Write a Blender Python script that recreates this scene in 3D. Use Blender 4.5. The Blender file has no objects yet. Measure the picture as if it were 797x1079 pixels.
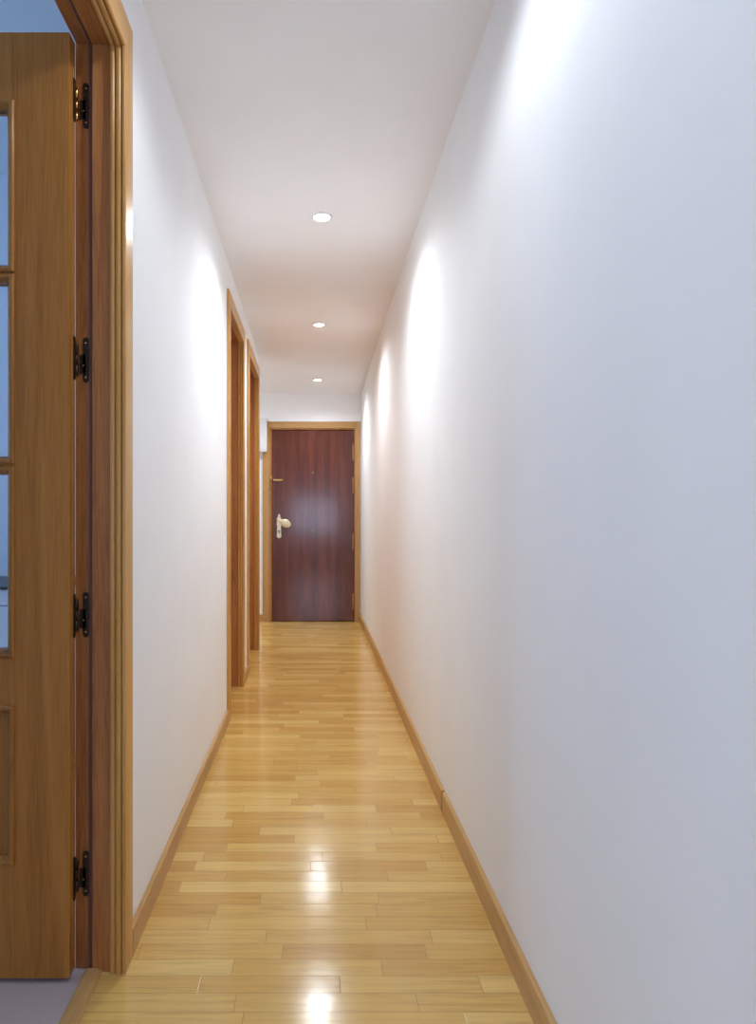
import bpy, bmesh, math, random
from mathutils import Vector, Matrix
random.seed(7)
sc = bpy.context.scene
COL = sc.collection
PI = math.pi

def lin(r, g, b):
    f = lambda c: (c/255/12.92) if c/255 <= 0.04045 else ((c/255+0.055)/1.055)**2.4
    return (f(r), f(g), f(b), 1.0)

# ------------------------------------------------------------------ materials
def new_mat(name):
    m = bpy.data.materials.new(name); m.use_nodes = True
    nt = m.node_tree
    return m, nt, nt.nodes['Principled BSDF']

def math_n(nt, op, a, b=None, c=None):
    n = nt.nodes.new('ShaderNodeMath'); n.operation = op
    for i, v in enumerate((a, b, c)):
        if v is None: continue
        if isinstance(v, (int, float)): n.inputs[i].default_value = v
        else: nt.links.new(v, n.inputs[i])
    return n.outputs[0]

def ramp_n(nt, fac, stops):
    n = nt.nodes.new('ShaderNodeValToRGB')
    cr = n.color_ramp
    while len(cr.elements) < len(stops): cr.elements.new(0.5)
    for e, (p, c) in zip(cr.elements, stops): e.position = p; e.color = c
    nt.links.new(fac, n.inputs[0])
    return n.outputs[0]

def mix_n(nt, mode, fac, a, b):
    n = nt.nodes.new('ShaderNodeMix'); n.data_type = 'RGBA'; n.blend_type = mode
    for sock, v in ((n.inputs[0], fac), (n.inputs[6], a), (n.inputs[7], b)):
        if isinstance(v, (int, float)): sock.default_value = v
        elif isinstance(v, tuple): sock.default_value = v
        else: nt.links.new(v, sock)
    return n.outputs[2]

def bump_n(nt, bsdf, height, strength, dist):
    n = nt.nodes.new('ShaderNodeBump')
    n.inputs['Strength'].default_value = strength; n.inputs['Distance'].default_value = dist
    nt.links.new(height, n.inputs['Height']); nt.links.new(n.outputs[0], bsdf.inputs['Normal'])

def wood(name, dark, mid, light, axis='Z', rough=0.35, s=14, coat=0.0, contrast=1.0, bump=0.15):
    m, nt, b = new_mat(name)
    tc = nt.nodes.new('ShaderNodeTexCoord')
    mp = nt.nodes.new('ShaderNodeMapping')
    sc3 = {'X': (0.05, 1, 1), 'Y': (1, 0.05, 1), 'Z': (1, 1, 0.05)}[axis]
    mp.inputs['Scale'].default_value = tuple(v*s for v in sc3)
    nt.links.new(tc.outputs['Object'], mp.inputs[0])
    n1 = nt.nodes.new('ShaderNodeTexNoise'); n1.inputs['Scale'].default_value = 1.0
    n1.inputs['Detail'].default_value = 5; n1.inputs['Distortion'].default_value = 1.2
    nt.links.new(mp.outputs[0], n1.inputs['Vector'])
    mp2 = nt.nodes.new('ShaderNodeMapping')
    mp2.inputs['Scale'].default_value = tuple(v*s*16 for v in sc3)
    nt.links.new(tc.outputs['Object'], mp2.inputs[0])
    n2 = nt.nodes.new('ShaderNodeTexNoise'); n2.inputs['Scale'].default_value = 1.0
    n2.inputs['Detail'].default_value = 3
    nt.links.new(mp2.outputs[0], n2.inputs['Vector'])
    f = math_n(nt, 'ADD', math_n(nt, 'MULTIPLY', n1.outputs[0], 0.6), math_n(nt, 'MULTIPLY', n2.outputs[0], 0.4))
    k = 0.17*contrast
    col = ramp_n(nt, f, [(0.5-k, dark), (0.5, mid), (0.5+k, light)])
    nt.links.new(col, b.inputs['Base Color'])
    b.inputs['Roughness'].default_value = rough
    b.inputs['Specular IOR Level'].default_value = 0.32
    b.inputs['Coat Weight'].default_value = coat
    b.inputs['Coat Roughness'].default_value = 0.12
    bump_n(nt, b, n2.outputs[0], bump, 0.001)
    return m

def plain(name, col, rough=0.5, metal=0.0, noise=0.0, nscale=60, bump=0.0):
    m, nt, b = new_mat(name)
    tc = nt.nodes.new('ShaderNodeTexCoord')
    n = nt.nodes.new('ShaderNodeTexNoise'); n.inputs['Scale'].default_value = nscale
    n.inputs['Detail'].default_value = 4
    nt.links.new(tc.outputs['Object'], n.inputs['Vector'])
    d = tuple(c*(1-noise) for c in col[:3]) + (1,)
    l = tuple(min(1, c*(1+noise)) for c in col[:3]) + (1,)
    nt.links.new(ramp_n(nt, n.outputs[0], [(0.3, d), (0.7, l)]), b.inputs['Base Color'])
    b.inputs['Roughness'].default_value = rough; b.inputs['Metallic'].default_value = metal
    if bump: bump_n(nt, b, n.outputs[0], bump, 0.001)
    return m

M_WALL = plain('wall_paint', lin(245, 245, 246), 0.75, 0, 0.012, 5, 0)
M_CEIL = plain('ceiling_paint', lin(246, 245, 246), 0.8, 0, 0.012, 5, 0)
OAK = (lin(140, 94, 48), lin(172, 122, 66), lin(192, 142, 82))
M_LEAF = wood('oak_veneer', lin(164, 104, 44), lin(186, 123, 54), lin(200, 138, 66), 'Z', 0.42, 16)
M_OAKV = wood('oak_vertical', *OAK, 'Z', 0.3, 18, contrast=0.9)
M_OAKH = wood('oak_along', *OAK, 'Y', 0.3, 18, contrast=0.9)
M_JAMB = wood('oak_jamb', lin(146, 90, 50), lin(180, 118, 66), lin(194, 134, 80), 'Z', 0.34, 22, contrast=1.0)
M_JAMBH = wood('oak_jamb_head', lin(146, 90, 50), lin(180, 118, 66), lin(194, 134, 80), 'Y', 0.34, 22, contrast=1.0)
PALE = (lin(182, 130, 68), lin(201, 150, 82), lin(213, 164, 96))
M_CASV = wood('oak_casing', *PALE, 'Z', 0.28, 18)
M_CASH = wood('oak_casing_head', *PALE, 'Y', 0.28, 18)
M_CASX = wood('oak_casing_cross', *PALE, 'X', 0.28, 18)
ENDC = (lin(162, 120, 74), lin(180, 138, 86), lin(194, 152, 100))
M_ENDV = wood('oak_entrance', *ENDC, 'Z', 0.3, 18)
M_ENDX = wood('oak_entrance_head', *ENDC, 'X', 0.3, 18)
M_BASE = wood('oak_skirting', lin(176, 132, 80), lin(196, 154, 98), lin(208, 168, 112), 'Y', 0.34, 14)
M_MOLD = wood('oak_moulding', lin(150, 98, 44), lin(178, 122, 58), lin(196, 140, 72), 'Z', 0.25, 18)
M_MAHO = wood('mahogany', lin(64, 27, 17), lin(90, 41, 26), lin(114, 58, 37), 'Z', 0.22, 10, coat=0.5, contrast=1.25, bump=0.3)
M_BRASS = plain('brass', lin(200, 160, 95), 0.25, 1.0, 0.05)
M_DULL = plain('dull_brass', lin(172, 128, 84), 0.35, 0.8, 0.1)
M_CREAM = plain('aged_cream_metal', lin(222, 208, 178), 0.3, 0.55, 0.12, 90, 0.2)
M_BRONZE = plain('dark_bronze', lin(66, 50, 40), 0.35, 0.6, 0.15)
M_PLATE = plain('white_plastic', lin(225, 226, 228), 0.4, 0, 0.01)
M_TRIM = plain('lamp_ring', lin(240, 240, 240), 0.35, 0, 0.01)
M_DARK = plain('dark_gap', lin(30, 20, 15), 0.6)
M_SEAL_SHADE = plain('brown_seal_shade', lin(104, 68, 54), 0.6)
M_ROOM = plain('pale_blue_paint', lin(206, 212, 220), 0.75, 0, 0.012, 5)
M_STONE = plain('dark_worktop', lin(20, 26, 34), 0.35, 0, 0.2, 200)
M_CAB = plain('white_laminate', lin(222, 224, 228), 0.3, 0, 0.01)
M_TILE, nt, b = new_mat('grey_tile')
tc = nt.nodes.new('ShaderNodeTexCoord')
br = nt.nodes.new('ShaderNodeTexBrick'); br.offset = 0.0
br.inputs['Color1'].default_value = lin(188, 172, 170); br.inputs['Color2'].default_value = lin(192, 176, 174)
br.inputs['Mortar'].default_value = lin(160, 148, 146)
br.inputs['Scale'].default_value = 1.0; br.inputs['Brick Width'].default_value = 0.45; br.inputs['Row Height'].default_value = 0.45
br.inputs['Mortar Size'].default_value = 0.003
mpt = nt.nodes.new('ShaderNodeMapping'); mpt.inputs['Location'].default_value = (0.30, 0.13, 0)
nt.links.new(tc.outputs['Object'], mpt.inputs[0]); nt.links.new(mpt.outputs[0], br.inputs['Vector'])
nt.links.new(br.outputs[0], b.inputs['Base Color']); b.inputs['Roughness'].default_value = 0.35

M_GLASS, nt, b = new_mat('clear_glass')
b.inputs['Base Color'].default_value = (0.93, 0.96, 1, 1)
b.inputs['Roughness'].default_value = 0.0
b.inputs['Transmission Weight'].default_value = 1.0
b.inputs['IOR'].default_value = 1.45

M_LAMP, nt, b = new_mat('lamp_glow')
b.inputs['Base Color'].default_value = (0.9, 0.9, 0.9, 1)
b.inputs['Emission Color'].default_value = (1, 0.99, 0.97, 1)
b.inputs['Emission Strength'].default_value = 9.0

# parquet: short oak strips laid across the corridor, staggered at random
PW = 0.0551
M_PARQ, nt, b = new_mat('oak_parquet')
tc = nt.nodes.new('ShaderNodeTexCoord')
sx = nt.nodes.new('ShaderNodeSeparateXYZ'); nt.links.new(tc.outputs['Object'], sx.inputs[0])
X, Y = sx.outputs[0], sx.outputs[1]
v = math_n(nt, 'DIVIDE', math_n(nt, 'SUBTRACT', Y, 1.4907 - 60*PW), PW)
row = math_n(nt, 'FLOOR', v); vf = math_n(nt, 'FRACT', v)
def wn(dim, a, bb=None):
    n = nt.nodes.new('ShaderNodeTexWhiteNoise'); n.noise_dimensions = dim
    if dim == '1D': nt.links.new(a, n.inputs['W'])
    else:
        c = nt.nodes.new('ShaderNodeCombineXYZ'); nt.links.new(a, c.inputs[0]); nt.links.new(bb, c.inputs[1])
        nt.links.new(c.outputs[0], n.inputs['Vector'])
    return n.outputs[0]
r1 = wn('1D', row); r2 = wn('1D', math_n(nt, 'ADD', row, 57.3))
L = math_n(nt, 'ADD', 0.30, math_n(nt, 'MULTIPLY', r2, 0.16))
u = math_n(nt, 'ADD', math_n(nt, 'DIVIDE', math_n(nt, 'ADD', X, 5.0), L), math_n(nt, 'MULTIPLY', r1, 7.0))
colm = math_n(nt, 'FLOOR', u); uf = math_n(nt, 'FRACT', u)
rp = wn('2D', row, colm)
rp2 = wn('2D', math_n(nt, 'ADD', row, 31.7), colm)
base = ramp_n(nt, rp, [(0.0, lin(204, 157, 84)), (0.3, lin(213, 170, 94)), (0.65, lin(220, 179, 103)), (1.0, lin(229, 193, 119))])
cb = nt.nodes.new('ShaderNodeCombineXYZ')
nt.links.new(math_n(nt, 'ADD', math_n(nt, 'MULTIPLY', X, 5.0), math_n(nt, 'MULTIPLY', rp2, 40)), cb.inputs[0])
nt.links.new(math_n(nt, 'MULTIPLY', Y, 90.0), cb.inputs[1]); nt.links.new(rp, cb.inputs[2])
gn = nt.nodes.new('ShaderNodeTexNoise'); gn.inputs['Scale'].default_value = 1.0; gn.inputs['Detail'].default_value = 5
gn.inputs['Distortion'].default_value = 0.8
nt.links.new(cb.outputs[0], gn.inputs['Vector'])
grain = ramp_n(nt, gn.outputs[0], [(0.3, (0.78, 0.74, 0.68, 1)), (0.5, (0.97, 0.97, 0.96, 1)), (0.7, (1.08, 1.07, 1.05, 1))])
c1 = mix_n(nt, 'MULTIPLY', 0.8, base, grain)
# seams
ev = math_n(nt, 'MULTIPLY', math_n(nt, 'MINIMUM', vf, math_n(nt, 'SUBTRACT', 1.0, vf)), PW)
eu = math_n(nt, 'MULTIPLY', math_n(nt, 'MINIMUM', uf, math_n(nt, 'SUBTRACT', 1.0, uf)), L)
e = math_n(nt, 'MINIMUM', ev, eu)
seam = nt.nodes.new('ShaderNodeMapRange'); seam.inputs[1].default_value = 0.0003; seam.inputs[2].default_value = 0.0013
nt.links.new(e, seam.inputs[0])
c2 = mix_n(nt, 'MIX', seam.outputs[0], lin(178, 138, 78), c1)
nt.links.new(c2, b.inputs['Base Color'])
wv = nt.nodes.new('ShaderNodeTexNoise'); wv.inputs['Scale'].default_value = 9.0; wv.inputs['Detail'].default_value = 2
nt.links.new(tc.outputs['Object'], wv.inputs['Vector'])
tilt = math_n(nt, 'MULTIPLY', math_n(nt, 'MULTIPLY', math_n(nt, 'SUBTRACT', rp2, 0.5), vf), 0.45)
hgt = math_n(nt, 'ADD', math_n(nt, 'ADD', math_n(nt, 'MULTIPLY', seam.outputs[0], 0.5), math_n(nt, 'MULTIPLY', wv.outputs[0], 1.2)), tilt)
bump_n(nt, b, hgt, 0.35, 0.0012)
b.inputs['Roughness'].default_value = 0.16
b.inputs['Specular IOR Level'].default_value = 0.5

# ------------------------------------------------------------------ mesh helpers
class MB:
    def __init__(self): self.bm = bmesh.new()
    def box(self, x0, x1, y0, y1, z0, z1, bev=0.0, mi=0):
        bm = self.bm
        vs = [bm.verts.new((x, y, z)) for x in (x0, x1) for y in (y0, y1) for z in (z0, z1)]
        fs = [(0,1,3,2), (4,6,7,5), (0,4,5,1), (2,3,7,6), (0,2,6,4), (1,5,7,3)]
        faces = [bm.faces.new([vs[i] for i in f]) for f in fs]
        for f in faces: f.material_index = mi
        if bev > 0:
            es = list({e for f in faces for e in f.edges})
            bmesh.ops.bevel(bm, geom=es, offset=bev, segments=2, profile=0.5, affect='EDGES')
        return self
    def prism(self, pts, axis, a, b_, bev=0.0, mi=0):
        """closed 2-D outline extruded along axis; pts are the two other coordinates in xyz order"""
        bm = self.bm
        def P(p, t):
            if axis == 'Z': return (p[0], p[1], t)
            if axis == 'Y': return (p[0], t, p[1])
            return (t, p[0], p[1])
        lo = [bm.verts.new(P(p, a)) for p in pts]; hi = [bm.verts.new(P(p, b_)) for p in pts]
        n = len(pts)
        fs = [bm.faces.new([lo[i], lo[(i+1) % n], hi[(i+1) % n], hi[i]]) for i in range(n)]
        fs.append(bm.faces.new(hi)); fs.append(bm.faces.new(lo[::-1]))
        for f in fs: f.material_index = mi
        if bev > 0:
            es = [e for e in fs[-2].edges]
            bmesh.ops.bevel(bm, geom=es, offset=bev, segments=2, profile=0.5, affect='EDGES')
        return self
    def lathe(self, prof, center, direction=(0, 0, 1), seg=32, cap=True):
        """prof: list of (radius, along)"""
        bm = self.bm
        q = Vector((0, 0, 1)).rotation_difference(Vector(direction).normalized())
        c = Vector(center); rings = []
        for r, h in prof:
            rings.append([bm.verts.new(c + q @ Vector((r*math.cos(2*PI*k/seg), r*math.sin(2*PI*k/seg), h))) for k in range(seg)])
        for a, b_ in zip(rings, rings[1:]):
            for k in range(seg):
                f = bm.faces.new([a[k], a[(k+1) % seg], b_[(k+1) % seg], b_[k]]); f.smooth = True
        if cap:
            bm.faces.new(rings[0][::-1]); bm.faces.new(rings[-1])
        return self
    def tube(self, pts, r, seg=8, closed=False):
        bm = self.bm; pts = [Vector(p) for p in pts]; n = len(pts); rings = []
        for i, p in enumerate(pts):
            a = pts[(i-1) % n] if (closed or i) else p
            b_ = pts[(i+1) % n] if (closed or i < n-1) else p
            t = (b_ - a).normalized()
            q = Vector((0, 0, 1)).rotation_difference(t)
            rr = r[i] if isinstance(r, (list, tuple)) else r
            rings.append([bm.verts.new(p + q @ Vector((rr*math.cos(2*PI*k/seg), rr*math.sin(2*PI*k/seg), 0))) for k in range(seg)])
        prs = list(zip(rings, rings[1:])) + ([(rings[-1], rings[0])] if closed else [])
        for a, b_ in prs:
            for k in range(seg):
                f = bm.faces.new([a[k], a[(k+1) % seg], b_[(k+1) % seg], b_[k]]); f.smooth = True
        if not closed:
            bm.faces.new(rings[0][::-1]); bm.faces.new(rings[-1])
        return self
    def sphere(self, c, r, sx=1, sy=1, sz=1):
        m = Matrix.Translation(c) @ Matrix.Diagonal((sx, sy, sz, 1))
        g = bmesh.ops.create_uvsphere(self.bm, u_segments=20, v_segments=12, radius=r, matrix=m)
        for v_ in g['verts']:
            for f in v_.link_faces: f.smooth = True
        return self
    def build(self, name, mat, parent=None, origin=None):
        bmesh.ops.recalc_face_normals(self.bm, faces=self.bm.faces)
        me = bpy.data.meshes.new(name)
        if origin is not None:
            bmesh.ops.translate(self.bm, verts=self.bm.verts, vec=-Vector(origin))
        self.bm.to_mesh(me); self.bm.free()
        for m in (mat if isinstance(mat, (list, tuple)) else [mat]): me.materials.append(m)
        o = bpy.data.objects.new(name, me); COL.objects.link(o)
        if origin is not None: o.location = origin
        if parent is not None:
            o.parent = parent
            p, off = parent, Vector((0, 0, 0))
            while p is not None: off += Vector(p.location); p = p.parent
            o.location = (Vector(origin) if origin is not None else Vector((0, 0, 0))) - off
        return o

def tag(o, label=None, cat=None, group=None, kind=None):
    if label: o['label'] = label
    if cat: o['category'] = cat
    if group: o['group'] = group
    if kind: o['kind'] = kind
    return o
def struct(o, label=None, cat=None): return tag(o, label, cat, None, 'structure')
def empty(name, loc=(0, 0, 0)):
    o = bpy.data.objects.new(name, None); COL.objects.link(o); o.location = loc; o.empty_display_size = 0.1
    return o

# ------------------------------------------------------------------ dimensions (metres; camera at x=0, y=0, z=1)
XL = -0.423                 # corridor face of the left wall
XB = -0.528                 # its room face
YE = 6.545                  # end wall
def xr(y): return 0.447 if y <= 2.33 else 0.447 + (y-2.33)*(0.012/4.215)
CE = [(-0.70, 2.272), (1.5, 2.272), (4.5, 2.252), (YE, 2.185)]
def zc(y):
    for (a, za), (b_, zb) in zip(CE, CE[1:]):
        if y <= b_: return za + (zb-za)*(y-a)/(b_-a)
    return CE[-1][1]
HH = 2.5                    # wall height, above the corridor ceiling
D1 = dict(yn=0.779, yf=1.504, zh=2.041)     # clear openings of the left doors
D2 = dict(yn=3.400, yf=4.034, zh=2.045)
D3 = dict(yn=4.403, yf=5.145, zh=2.060)
WE = 5.24                   # end of the left wall, the entrance hall opens there

# ------------------------------------------------------------------ room shell
mb = MB(); mb.box(-0.484, 3.0, -3.6, YE+0.12, -0.08, 0.0)
mb.box(-3.0, -0.484, -3.6, 0.2, -0.08, 0.0); mb.box(-0.545, -0.484, 1.6, YE+0.12, -0.08, 0.0); mb.box(-1.7, -0.545, WE-0.1, YE+0.12, -0.08, 0.0)
struct(mb.build('floor', M_PARQ), 'glossy oak strip parquet floor of the corridor', 'floor')
mb = MB(); mb.box(-3.6, -0.545, 0.2, 3.2, -0.08, -0.001); mb.box(-0.545, -0.484, 0.2, 1.6, -0.08, -0.001)
struct(mb.build('floor_tiled', M_TILE), 'grey tiled floor of the room behind the glazed door', 'floor')

# left wall with three door openings (frames sit 30 mm inside them)
mb = MB()
g = 0.03
ys = [-0.7]
for D in (D1, D2, D3): ys += [D['yn']-g, D['yf']+g]
ys.append(WE)
for i in range(0, len(ys), 2): mb.box(XB, XL, ys[i], ys[i+1], 0, HH)
for D in (D1, D2, D3): mb.box(XB, XL, D['yn']-g, D['yf']+g, D['zh']+g, HH)
struct(mb.build('wall_left', M_WALL), 'white painted left wall with three door openings', 'wall')

mb = MB()
yy = [-0.7, 2.33, 4.4, YE+0.12]
for a, b_ in zip(yy, yy[1:]):
    mb.prism([(xr(a), a), (xr(b_), b_), (0.60, b_), (0.60, a)], 'Z', 0, HH)
struct(mb.build('wall_right', M_WALL), 'long white painted right wall washed by ceiling lamps', 'wall')

# end wall with the opening of the entrance door
EX0, EX1, EZ = -0.420, 0.398, 1.850
mb = MB()
mb.box(-1.7, EX0, YE, YE+0.12, 0, HH); mb.box(EX1, 0.60, YE, YE+0.12, 0, HH); mb.box(EX0, EX1, YE, YE+0.12, EZ, HH)
struct(mb.build('wall_end', M_WALL), 'white end wall around the entrance door', 'wall')
mb = MB(); mb.box(-0.6, 0.6, YE+0.12, YE+0.16, -0.08, HH)  # added slab that stops world light leaking round the entrance door
struct(mb.build('wall_light_block', M_WALL), 'added backing that keeps sky light out of the entrance door gaps', 'wall')
mb = MB(); mb.box(-1.7, -1.58, WE-0.1, YE+0.12, 0, HH); mb.box(-1.7, XB, WE-0.1, WE, 0, HH)
struct(mb.build('wall_hall', M_WALL), 'white wall of the entrance hall recess at the far left', 'wall')
# ceiling
mb = MB()
for (a, za), (b_, zb) in zip(CE, CE[1:]):
    mb.prism([(a, za), (b_, zb), (b_, HH), (a, HH)], 'X', XB, 0.6)
a, b_ = WE-0.1, YE+0.12
mb.prism([(a, zc(a)), (YE, zc(YE)), (b_, zc(YE)), (b_, HH), (a, HH)], 'X', -1.7, XB)
mb.box(XB, 0.6, YE, YE+0.12, zc(YE), HH)
struct(mb.build('ceiling', M_CEIL), 'white plaster ceiling of the corridor with round downlights', 'ceiling')
# room on the left, behind the glazed door
mb = MB()
mb.box(-3.7, XB, 3.0, 3.12, 0, HH)
mb.box(-3.7, XB, 0.2, 0.32, 0, HH)
for y0, y1, z0, z1 in ((0.32, 1.0, 0, HH), (2.6, 3.0, 0, HH), (1.0, 2.6, 0, 0.9), (1.0, 2.6, 2.2, HH)):
    mb.box(-3.7, -3.58, y0, y1, z0, z1)
struct(mb.build('wall_room', M_ROOM), 'pale blue walls of the room behind the glazed door', 'wall')
mb = MB(); mb.box(-3.7, XB, 0.2, 3.12, HH, HH+0.1)
struct(mb.build('ceiling_room', M_ROOM), 'pale blue ceiling of the room above the glazed door', 'ceiling')
# living room behind the camera, its balcony window faces down the corridor
mb = MB()
mb.box(0.60, 3.0, -0.7, -0.58, 0, HH); mb.box(-3.0, XB, -0.7, -0.58, 0, HH); mb.box(2.88, 3.0, -3.6, -0.7, 0, HH); mb.box(-3.0, -2.88, -3.6, -0.7, 0, HH)
mb.box(XB, 0.6, -0.7, -0.58, 2.272, HH)
mb.box(-3.0, -0.95, -3.6, -3.48, 0, HH); mb.box(0.95, 3.0, -3.6, -3.48, 0, HH)
mb.box(-0.95, 0.95, -3.6, -3.48, 2.0, HH); mb.box(-0.95, 0.95, -3.6, -3.48, 0, 0.45)
struct(mb.build('wall_back', M_WALL), 'white walls of the living room behind the camera', 'wall')
mb = MB(); mb.box(-3.0, 3.0, -3.6, -0.58, HH, HH+0.1)
struct(mb.build('ceiling_back', M_CEIL), 'white living room ceiling behind the camera', 'ceiling')
def window(name, horiz, a0, a1, z0, z1, d, label):
    root = empty(name, (0, 0, 0)); struct(root, label, 'window')
    def B(m, p0, p1, q0, q1, t=0.05):
        if horiz: m.box(p0, p1, d-t/2, d+t/2, q0, q1, 0.004)
        else: m.box(d-t/2, d+t/2, p0, p1, q0, q1, 0.004)
    m = MB(); w = 0.05; mid = (a0+a1)/2
    B(m, a0, a0+w, z0, z1); B(m, a1-w, a1, z0, z1); B(m, a0+w, a1-w, z0, z0+w); B(m, a0+w, a1-w, z1-w, z1); B(m, mid-w/2, mid+w/2, z0+w, z1-w)
    m.build('window_frame', M_PLATE, root)
window('window_1', True, -0.95, 0.95, 0.45, 2.0, -3.54, 'bright living room window behind the camera')
window('window_2', False, 1.0, 2.6, 0.9, 2.2, -3.64, 'bright daylight window of the side room')

# ------------------------------------------------------------------ door frames
def sweep(mb, prof, D, kz=1.0):
    """profile (p, x): p = distance outward from the clear opening; mitred around jamb, head, jamb"""
    bm = mb.bm; yn, yf, zh = D['yn'], D['yf'], D['zh']; n = len(prof); rings = []
    for k in range(4):
        ring = []
        for p, x in prof:
            pz = p*kz if p > 0.03 else p
            ring.append(bm.verts.new([(x, yf+p, 0.0), (x, yf+p, zh+pz), (x, yn-p, zh+pz), (x, yn-p, 0.0)][k]))
        rings.append(ring)
    for k in range(3):
        for i in range(n):
            f = bm.faces.new([rings[k][i], rings[k][(i+1) % n], rings[k+1][(i+1) % n], rings[k+1][i]])
            f.material_index = 1 if k == 1 else 0
    bm.faces.new(rings[0]); bm.faces.new(rings[3][::-1])

def arc(cp, cx, r, a0, a1, n=6):
    return [(cp + r*math.cos(a0+(a1-a0)*i/n), cx + r*math.sin(a0+(a1-a0)*i/n)) for i in range(n+1)]

def door_frame(name, D, label, outer=0.052, kz=1.25):
    # jamb lining: two round beads, a flat, then the rebate that takes the leaf
    prof = [(0.0285, -0.4475), (0.0, -0.4475), (0.0, -0.487), (0.012, -0.487), (0.012, XB), (0.0285, XB)]
    m = MB(); sweep(m, prof, D)
    fr = m.build(name, [M_JAMB, M_JAMBH]); struct(fr, label, 'door frame')
    face = XL + 0.012
    c = [(outer, XL), (outer, face-0.003)] + arc(outer-0.003, face-0.003, 0.003, 0, PI/2, 3)[1:]
    c += arc(-0.006, face-0.004, 0.004, PI/2, PI, 4) + [(-0.010, face-0.007), (-0.005, face-0.0085)]
    c += arc(-0.004, -0.4275, 0.0068, PI/2, 3*PI/2) + arc(-0.004, -0.4408, 0.0058, PI/2, 3*PI/2) + [(0.0, -0.4473), (0.0285, -0.4473), (0.0285, XL)]
    m = MB(); sweep(m, c, D, kz); m.build('casing', [M_CASV, M_CASH], fr)
    m = MB(); sweep(m, [(0.012, -0.487), (0.0115, -0.4965), (0.0075, -0.4972), (0.0045, -0.494), (0.0040, -0.487)], D); m.build('seal_shade', [M_SEAL_SHADE, M_SEAL_SHADE], fr)  # dark strip in the rebate corner: seal groove plus the stop's shade as colour
    return fr
door_frame('trim_1', D1, 'oak door frame with beaded jamb around the open glazed door')
door_frame('trim_2', D2, 'oak door frame of the nearer closed door on the left', 0.070, 1.0)
door_frame('trim_3', D3, 'oak door frame of the farther closed door on the left', 0.073, 0.95)

# closed leaves in the two far frames
def lever_handle(parent, y, z, x):
    m = MB(); m.box(x, x+0.006, y-0.02, y+0.02, z-0.1, z+0.1, 0.003)
    h = m.build('handle_plate', M_BRASS, parent)
    m = MB(); m.tube([(x+0.006, y, z+0.03), (x+0.03, y, z+0.03), (x+0.034, y+0.02, z+0.03), (x+0.034, y+0.1, z+0.026)], 0.007, 10)
    m.build('lever', M_BRASS, parent)
def closed_door(name, D, label):
    root = empty(name, (-0.508, D['yf'], 0)); struct(root, label, 'door')
    y0, y1, z1 = D['yn']-0.009, D['yf']+0.009, D['zh']+0.009
    m = MB(); m.box(-0.523, -0.489, y0, y1, 0.008, z1, 0.002); m.build('leaf', M_LEAF, root)
    m = MB()
    for (z0, z2) in ((0.25, 0.85), (1.05, 1.85)):
        a, b_ = y0+0.13, y1-0.13
        for (p, q, r, s_) in ((a, b_, z0, z0+0.02), (a, b_, z2-0.02, z2), (a, a+0.02, z0+0.02, z2-0.02), (b_-0.02, b_, z0+0.02, z2-0.02)):
            m.box(-0.489, -0.4875, p, q, r, s_)
    m.build('moulding', M_MOLD, root)
closed_door('door_2', D2, 'closed oak door in the nearer far frame on the left')
closed_door('door_3', D3, 'closed oak door in the farther frame on the left')

# ------------------------------------------------------------------ open glazed door
X0, X1 = -0.5248, -1.300          # hinge edge, free edge
YF, YBk = 1.467, 1.502           # camera side, far side
LZ0, LZ1 = 0.010, 2.041
root = empty('door_1', (X0, YBk, 0)); struct(root, 'open oak door with glazed panes and one recessed lower panel', 'door')
colx = [(-0.642, -0.9005), (-0.9265, -1.185)]
rows = [(1.526, 1.8945), (1.1135, 1.5215), (0.698, 1.1090)]
panel = (0.254, 0.595)
MW = 0.017
m = MB()
m.box(colx[0][0]-0.0, X0, YF, YBk, LZ0, LZ1)                   # hinge stile
m.box(X1, colx[1][1], YF, YBk, LZ0, LZ1)                       # lock stile
m.box(colx[1][0], colx[0][1], YF, YBk, panel[0], panel[1]); m.box(colx[1][0], colx[0][1], YF, YBk, rows[2][0], rows[0][1])   # centre mullion
xs0, xs1 = colx[1][1], colx[0][0]
for z0, z1 in ((LZ0, panel[0]), (panel[1], rows[2][0]), (rows[0][1], LZ1)): m.box(xs0, xs1, YF, YBk, z0, z1)
for z0, z1 in ((rows[2][1], rows[1][0]), (rows[1][1], rows[0][0])): m.box(xs0, xs1, YF+0.001, YBk-0.001, z0-0.008, z1+0.008)
m.build('leaf', M_LEAF, root)
m = MB(); m.box(X0-0.0005, X0+0.0012, YF+0.0025, YBk-0.0025, LZ0+0.002, LZ1-0.002); m.build('edge_band', M_MOLD, root)
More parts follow.
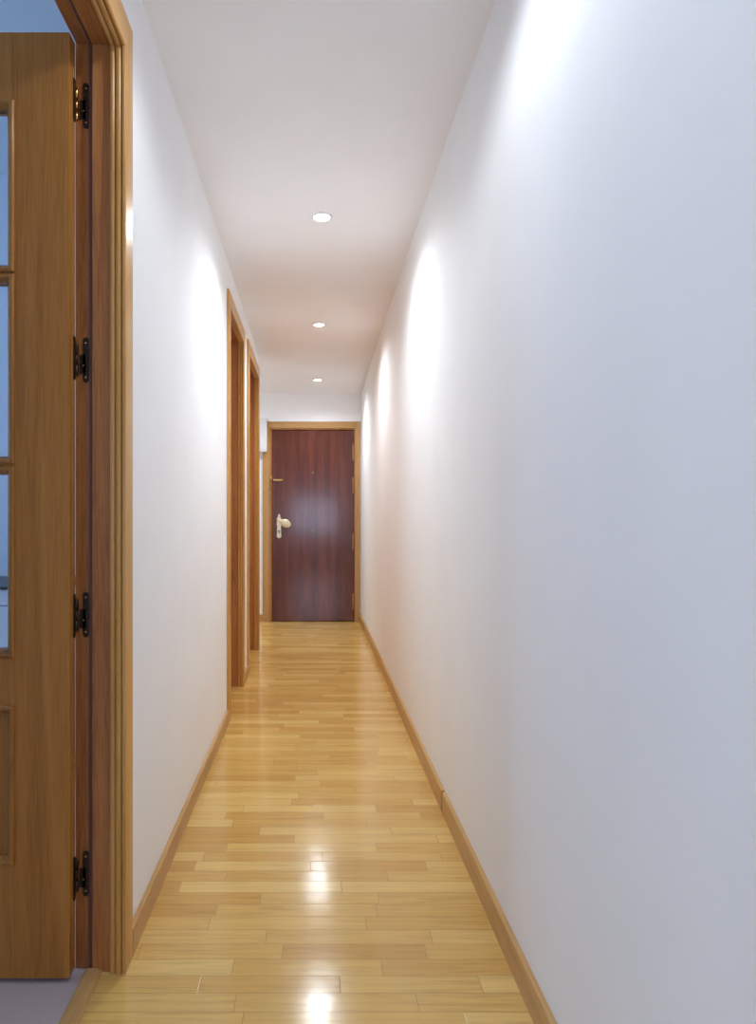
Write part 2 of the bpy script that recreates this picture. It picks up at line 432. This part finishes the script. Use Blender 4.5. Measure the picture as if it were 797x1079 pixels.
# ogee mouldings on both faces, mitred around each opening
bead = [(0.0, 0.0), (0.0, -0.0035), (0.003, -0.0065), (0.0065, -0.0072), (0.010, -0.0055), (0.0125, -0.001), (0.015, 0.003), (MW, 0.005), (MW, 0.0145), (0.0, 0.0145)]
def bead_frame(mb, xa, xb, z0, z1, y, sgn):
    bm = mb.bm; rings = []
    lo, hi = min(xa, xb), max(xa, xb)
    for (cx, cz, dx, dz) in ((lo, z0, 1, 1), (hi, z0, -1, 1), (hi, z1, -1, -1), (lo, z1, 1, -1)):
        rings.append([bm.verts.new((cx+dx*p, y+sgn*d, cz+dz*p)) for p, d in bead])
    n = len(bead)
    for k in range(4):
        for i in range(n):
            f = bm.faces.new([rings[k][i], rings[k][(i+1) % n], rings[(k+1) % 4][(i+1) % n], rings[(k+1) % 4][i]]); f.smooth = False
for (xa, xb) in colx:
    for (z0, z1) in rows:
        m = MB(); bead_frame(m, xa, xb, z0, z1, YF, 1); bead_frame(m, xa, xb, z0, z1, YBk, -1)
        gb = m.build('glazing_bead', M_MOLD, root)
        m = MB(); m.box(xb+0.006, xa-0.006, (YF+YBk)/2-0.002, (YF+YBk)/2+0.002, z0+0.006, z1-0.006)
        m.build('glass_pane', M_GLASS, root)
    m = MB(); bead_frame(m, xa, xb, panel[0], panel[1], YF, 1); bead_frame(m, xa, xb, panel[0], panel[1], YBk, -1)
    m.build('panel_moulding', M_MOLD, root)
    m = MB()
    m.box(xb+0.004, xa-0.004, YF+0.0135, YBk-0.0135, panel[0]+0.004, panel[1]-0.004)
    m.build('lower_panel', M_LEAF, root)
# hinges: a round-ended plate on the jamb, a plate on the leaf edge, knuckles between
def stadium(cx, cz, w, h, n=8):
    r = w/2; pts = []
    for i in range(n+1): a = PI*i/n; pts.append((cx+r*math.cos(a), cz+h/2-r+r*math.sin(a)))
    for i in range(n+1): a = PI+PI*i/n; pts.append((cx+r*math.cos(a), cz-h/2+r+r*math.sin(a)))
    return pts
YR = D1['yf']+0.012              # rebate face
for i, hz in enumerate((1.912, 1.348, 0.784, 0.210)):
    m = MB(); m.prism(stadium(-0.5045, hz, 0.0135, 0.100), 'Y', YR-0.0025, YR)
    m.box(-0.5185, -0.505, YR-0.0025, YR-0.0005, hz-0.03, hz+0.012)
    h = m.build('hinge', M_BRONZE, root)
    m = MB()
    for dz in (0.038, -0.038): m.sphere((-0.5045, YR-0.0028, hz+dz), 0.0025, 1, 0.5, 1)
    m.sphere((-0.510, YR-0.0028, hz-0.012), 0.002, 1, 0.5, 1)
    m.build('screw', M_BRASS, h)
    m = MB(); m.lathe([(0.0035, -0.036), (0.0055, -0.034), (0.0055, -0.012)], (-0.5245, YR-0.0075, hz), seg=16)
    m.lathe([(0.0055, 0.012), (0.0055, 0.030), (0.003, 0.036)], (-0.5245, YR-0.0075, hz), seg=16)
    m.lathe([(0.0045, -0.012), (0.0045, 0.012)], (-0.5245, YR-0.0075, hz), seg=16)
    m.build('knuckle', M_BRASS if i == 0 else M_BRONZE, h)
    m = MB(); m.prism([(y, z) for y, z in stadium(YBk-0.009, hz, 0.012, 0.096)], 'X', X0+0.0012, X0+0.003)
    m.build('leaf_plate', M_BRONZE, h)

# oak threshold strip between tile and parquet
m = MB()
m.prism([(-0.503, 0.0), (-0.503, 0.003), (-0.497, 0.008), (-0.478, 0.008), (-0.466, 0.003), (-0.464, 0.0)], 'Y', 0.792, 1.5035)
struct(m.build('trim_4', M_BASE), 'raised oak threshold strip between grey tile and parquet', 'threshold')

# ------------------------------------------------------------------ skirting
m = MB()
def sk(m, ya, yb, fa, fb, wa, wb, h):
    """skirting piece: front x, wall x at both ends, eased top edge"""
    bm = m.bm; rings = []
    s = 1 if wa > fa else -1
    for y, f, w in ((ya, fa, wa), (yb, fb, wb)):
        rings.append([bm.verts.new(p) for p in ((w, y, 0), (f, y, 0), (f, y, h-0.004), (f+s*0.001, y, h-0.0015), (f+s*0.004, y, h), (w, y, h))])
    n = 6
    for i in range(n): bm.faces.new([rings[0][i], rings[0][(i+1) % n], rings[1][(i+1) % n], rings[1][i]])
    bm.faces.new(rings[0]); bm.faces.new(rings[1][::-1])
YS = 2.326
def skirt(name, ya, yb, t, h, label, side):
    m = MB()
    if side > 0: sk(m, ya, yb, xr(ya)-t, xr(yb)-t, xr(ya), xr(yb), h)
    else: sk(m, ya, yb, XL+t, XL+t, XL, XL, h)
    return struct(m.build(name, M_BASE), label, 'baseboard')
skirt('baseboard_right', -0.58, YS-0.020, 0.012, 0.0725, 'near oak baseboard length along the right wall', 1)
skirt('baseboard_right_middle', YS, 6.0, 0.0125, 0.071, 'long far oak baseboard length along the right wall', 1)
skirt('baseboard_right_end', 6.0, YE-0.018, 0.022, 0.072, 'thicker short oak baseboard block beside the entrance door', 1)
skirt('baseboard_left', D1['yf']+0.0525, D2['yn']-0.0705, 0.0125, 0.062, 'oak baseboard along the left wall between glazed door and next frame', -1)
skirt('baseboard_left_short', D2['yf']+0.0705, D3['yn']-0.0735, 0.0125, 0.062, 'short oak baseboard piece between the two far left frames', -1)
m = MB(); m.box(-1.58, -0.49, YE-0.012, YE, 0, 0.07, 0.002)
struct(m.build('baseboard_hall', M_BASE), 'oak baseboard in the entrance hall recess', 'baseboard')

# ------------------------------------------------------------------ entrance door
fr = empty('trim_5', (0, YE, 0)); struct(fr, 'oak frame around the dark entrance door', 'door frame')
YC = YE-0.018
m = MB(); m.box(-0.487, EX0, YC, YE, 0, 1.915, 0.002); m.build('left_casing', M_ENDV, fr)
m = MB(); m.box(EX1, 0.446, YC, YE, 0, 1.915, 0.002); m.build('right_casing', M_ENDV, fr)
m = MB(); m.box(EX0, EX1, YC, YE, EZ, 1.913, 0.002); m.build('head_casing', M_ENDX, fr)
m = MB()
m.box(EX0, EX0+0.02, YE, YE+0.12, 0, EZ); m.box(EX1-0.008, EX1, YE, YE+0.12, 0, EZ); m.box(EX0+0.02, EX1-0.008, YE, YE+0.12, EZ-0.012, EZ)
m.build('jamb', M_JAMB, fr)
dr = empty('door_4', (0.388, YE, 0)); struct(dr, 'dark mahogany entrance door with cream handle at the corridor end', 'door')
DX0, DX1, DZ = -0.397, 0.387, 1.832
YD = YE+0.004
m = MB(); m.box(DX0, DX1, YD, YD+0.045, 0.006, DZ, 0.003); m.build('leaf', M_MAHO, dr)
for hz in (1.622, 1.306, 0.765, 0.190):
    m = MB(); m.lathe([(0.004, -0.08), (0.0065, -0.075), (0.0065, 0.075), (0.004, 0.08)], (0.381, YD-0.006, hz), seg=14)
    h = m.build('hinge', M_DULL, dr)
    m = MB(); m.lathe([(0.0075, -0.027), (0.0075, -0.024)], (0.381, YD-0.006, hz), seg=14); m.lathe([(0.0075, 0.024), (0.0075, 0.027)], (0.381, YD-0.006, hz), seg=14)
    m.box(0.372, 0.379, YD-0.0015, YD-0.0002, hz-0.075, hz+0.075)
    m.build('hinge_leaf', M_DULL, h)
def px(x, y, Yd=YE): return (x-330.5)*Yd/720, 1-(y-545)*Yd/720
# handle plate with shaped ends
cx, _ = px(294.2, 0); zt = px(0, 541.5)[1]; zb = px(0, 567.2)[1]
half = [(0.000, zt), (0.008, zt-0.006), (0.012, zt-0.018), (0.009, zt-0.026), (0.019, zt-0.038), (0.021, zt-0.055), (0.017, zt-0.066),
        (0.022, zt-0.078), (0.022, zt-0.105), (0.019, zt-0.112), (0.019, zb+0.040), (0.022, zb+0.032), (0.021, zb+0.016), (0.012, zb+0.005), (0.0, zb)]
out = [(cx+a, z) for a, z in half] + [(cx-a, z) for a, z in half[-2:0:-1]]
m = MB(); m.prism(out, 'Y', YD-0.008, YD, 0.0)
m.sphere((cx, YD-0.008, zt-0.022), 0.008, 1, 0.6, 1); m.sphere((cx, YD-0.008, zt-0.05), 0.012, 1, 0.5, 1.1)
m.sphere((cx, YD-0.008, zb+0.02), 0.010, 1, 0.4, 1)
hp = m.build('handle_plate', M_CREAM, dr)
m = MB(); zk = px(0, 559.8)[1]; m.lathe([(0.0085, -0.0102), (0.0085, -0.006)], (cx, YD, zk), (0, 1, 0), 16); m.box(cx-0.0035, cx+0.0035, YD-0.0102, YD-0.006, zk-0.02, zk)
m.build('keyhole', M_DARK, hp)
# lever: a broad leaf-shaped grip
zl = zt-0.062
m = MB()
m.tube([(cx, YD-0.006, zl), (cx, YD-0.045, zl)], 0.010, 14)
p0 = Vector((cx, YD-0.045, zl+0.004)); p1 = Vector((cx+0.112, YD-0.042, zl-0.052))
N = 14; bm = m.bm; rings = []
t = (p1-p0).normalized(); side = Vector((-t.z, 0, t.x)); nrm = Vector((0, 1, 0))
for i in range(N+1):
    s = i/N; c = p0.lerp(p1, s)
    w = 0.014 + 0.026*math.sin(PI*min(1, max(0, (s-0.1)/0.95)))**1.1 if s < 0.98 else 0.008
    th = 0.008 + 0.004*math.sin(PI*s)
    rings.append([bm.verts.new(c + side*w*math.cos(2*PI*k/16) + nrm*th*math.sin(2*PI*k/16)) for k in range(16)])
for a, b_ in zip(rings, rings[1:]):
    for k in range(16):
        f = bm.faces.new([a[k], a[(k+1) % 16], b_[(k+1) % 16], b_[k]]); f.smooth = True
bm.faces.new(rings[0][::-1]); bm.faces.new(rings[-1])
pc = p0.lerp(p1, 0.55)
for k in range(3):
    ra, rb = (0.028, 0.020, 0.010)[k], (0.018, 0.012, 0.006)[k]
    pts = [pc + t*ra*math.cos(2*PI*i/20) + side*rb*math.sin(2*PI*i/20) + nrm*(-0.0105) for i in range(20)]
    m.tube(pts, 0.002, 6, True)
m.build('lever', M_CREAM, dr)
# peephole and lower stud
for (yy_, r) in ((498, 0.008), (559.6, 0.007)):
    x, z = px(329.7, yy_)
    m = MB(); m.lathe([(r, -0.004), (r, 0.0)], (x, YD, z), (0, 1, 0), 18); p = m.build('peephole', M_BRASS, dr)
    m = MB(); m.lathe([(r*0.6, -0.0046), (r*0.6, -0.0038)], (x, YD, z), (0, 1, 0), 14); m.build('lens', M_DARK, p)
# security chain: slide bar on the leaf, keeper and hanging links on the frame
xa, zbq = px(288, 505.8); xb_, _ = px(298, 0)
m = MB(); m.box(xa, xb_, YD-0.010, YD, zbq-0.009, zbq+0.009, 0.002); m.sphere((xb_-0.002, YD-0.014, zbq), 0.011)
m.box(xa+0.012, xb_-0.014, YD-0.0135, YD-0.010, zbq-0.003, zbq+0.003)
m.build('chain_slide', M_BRASS, dr)
xk, zk2 = px(286, 504)
m = MB(); m.box(xk-0.011, xk+0.011, YC-0.006, YC, zk2-0.02, zk2+0.02, 0.002); m.sphere((xk, YC-0.010, zk2+0.012), 0.007); m.sphere((xk, YC-0.012, zk2-0.012), 0.009)
kp = m.build('chain_keeper', M_BRASS, fr)
m = MB(); zb2 = px(0, 519.5)[1]; nl = 8; zz0 = zk2-0.02
for i in range(nl):
    zc_ = zz0 - (zz0-zb2-0.01)*(i+0.5)/nl; hl = (zz0-zb2)/nl*0.62
    pts = []
    for k in range(12):
        a = 2*PI*k/12; d = 0.005*math.cos(a)
        pts.append((xk-0.002*i/nl + (d if i % 2 else 0), YC-0.009 + (0 if i % 2 else d), zc_ + hl*math.sin(a)))
    m.tube(pts, 0.0018, 6, True)
m.sphere((xk-0.004, YC-0.010, zb2), 0.009)
m.box(xk-0.016, xk-0.006, YC-0.008, YC, zb2-0.008, zb2+0.008, 0.002)
m.build('chain', M_BRASS, kp)

# ------------------------------------------------------------------ white box on the end wall
bx0, bx1 = -0.600, px(281.7, 0)[0]
bz0, bz1 = px(0, 476, YE-0.06)[1], px(0, 441, YE-0.06)[1]
wb = empty('fuse_box', (-0.54, YE, bz0)); tag(wb, 'white fuse box high on the end wall left of the entrance door', 'fuse box')
m = MB(); m.box(bx0, -0.490, YE-0.019, YE, bz0+0.006, bz1-0.006); m.build('back_box', M_PLATE, wb)
m = MB(); m.box(bx0-0.01, bx1, YE-0.075, YE-0.0195, bz0, bz1, 0.005); cv = m.build('cover', M_PLATE, wb)
m = MB(); m.box(bx0+0.01, bx1-0.018, YE-0.079, YE-0.0755, bz0+0.018, bz1-0.018, 0.002); m.build('lid', M_PLATE, wb)

# ------------------------------------------------------------------ low cabinet seen through the glass
cb = empty('low_cabinet', (-1.7, 2.99, 0)); tag(cb, 'low white cabinet with dark top seen through the glazed door', 'cabinet')
m = MB(); m.box(-2.6, -0.95, 2.56, 2.99, 0.06, 0.734, 0.002); m.box(-2.58, -0.97, 2.60, 2.98, 0.0, 0.06); m.build('body', M_CAB, cb)
m = MB(); m.box(-2.62, -0.93, 2.53, 2.995, 0.734, 0.742, 0.001); m.build('top', M_STONE, cb)
for k in range(3):
    a = -2.6+0.55*k
    m = MB(); m.box(a+0.003, a+0.547, 2.542, 2.559, 0.672, 0.731, 0.002); m.build('drawer', M_CAB, cb)
    m = MB(); m.box(a+0.003, a+0.547, 2.542, 2.559, 0.064, 0.668, 0.002); d = m.build('cabinet_door', M_CAB, cb)
    m = MB(); m.tube([(a+0.5, 2.542, 0.52), (a+0.5, 2.52, 0.53), (a+0.5, 2.52, 0.62), (a+0.5, 2.542, 0.63)], 0.005, 8); m.build('cabinet_handle', M_BRASS, d)

# ------------------------------------------------------------------ downlights
LX = 0.035
LIGHT = (0.85, 0.922, 1.0)
labels = {-0.27: 'round white ceiling downlight directly above where the camera stands',
          1.29: 'round white ceiling downlight nearest the camera, over the glazed door',
          2.866: 'nearest visible round white downlight, set in the ceiling before the closed left doors',
          4.43: 'second round downlight along the corridor ceiling, level with the left door frames',
          5.97: 'farthest round downlight, just before the entrance door'}
for ly, lb in labels.items():
    z = zc(ly)
    root = empty('downlight', (LX, ly, z)); tag(root, lb, 'ceiling light', 'downlights along the corridor ceiling')
    m = MB(); m.lathe([(0.033, 0.010), (0.033, -0.006), (0.036, -0.009), (0.041, -0.007), (0.0425, -0.002), (0.0425, 0.001), (0.040, 0.012)], (LX, ly, z), seg=40, cap=False)
    m.build('ring', M_TRIM, root)
    m = MB(); m.lathe([(0.0325, 0.002), (0.0325, -0.003), (0.026, -0.006), (0.012, -0.0075), (0.001, -0.008)], (LX, ly, z), seg=32); m.build('bulb', M_LAMP, root)
def spot(y, e, size=158, blend=0.9):
    l = bpy.data.lights.new('lamp', 'SPOT'); l.energy = e; l.color = LIGHT; l.spot_size = math.radians(size); l.spot_blend = blend
    l.shadow_soft_size = 0.034
    o = bpy.data.objects.new('lamp', l); COL.objects.link(o); o.location = (LX, y, zc(y)-0.035)
    return o
for y in labels: spot(y, 6 if y < 0 else 6.3 if y < 2 else 20.5, 160, 0.5 if 0 < y < 2 else 1.0)

def area(name, loc, rot, sx_, sy_, e, col):
    l = bpy.data.lights.new(name, 'AREA'); l.shape = 'RECTANGLE'; l.size = sx_; l.size_y = sy_; l.energy = e; l.color = col
    o = bpy.data.objects.new(name, l); COL.objects.link(o); o.location = loc; o.rotation_euler = rot
    return o
DAY = (0.42, 0.66, 1.0)
area('daylight_living', (0, -3.60, 1.05), (PI/2, 0, 0), 1.2, 0.8, 15, (0.62, 0.74, 1.0))
area('daylight_room', (-3.68, 1.8, 1.55), (0, -PI/2, 0), 1.3, 1.6, 27, DAY)
area('hall_fill', (-1.15, 5.9, zc(5.9)-0.02), (0, 0, 0), 0.12, 0.12, 3, LIGHT)  # added fill light without a fixture, lifts the dim corridor end

w = bpy.data.worlds.new('world'); sc.world = w; w.use_nodes = True
bg = w.node_tree.nodes['Background']; bg.inputs[0].default_value = (0.55, 0.72, 1, 1); bg.inputs[1].default_value = 0.6

# ------------------------------------------------------------------ camera (level, with a lens shift as in the photograph)
F = 720.0
cam = bpy.data.cameras.new('camera'); co = bpy.data.objects.new('camera', cam); COL.objects.link(co)
co.location = (0, 0, 1.0); co.rotation_euler = (PI/2, 0, 0)
cam.sensor_width = 36; cam.sensor_fit = 'AUTO'; cam.lens = F*36/1079
cam.shift_x = (398.5-330.5)/1079; cam.shift_y = (545-539.5)/1079
cam.clip_start = 0.02
sc.camera = co
sc.view_settings.view_transform = 'Standard'; sc.view_settings.look = 'None'
sc.view_settings.exposure = 0.92; sc.view_settings.gamma = 1.0; sc.view_settings.use_curve_mapping = False
sc.cycles.use_denoising = True
sc.cycles.max_bounces = 12; sc.cycles.diffuse_bounces = 6
sc.cycles.sample_clamp_indirect = 6.0
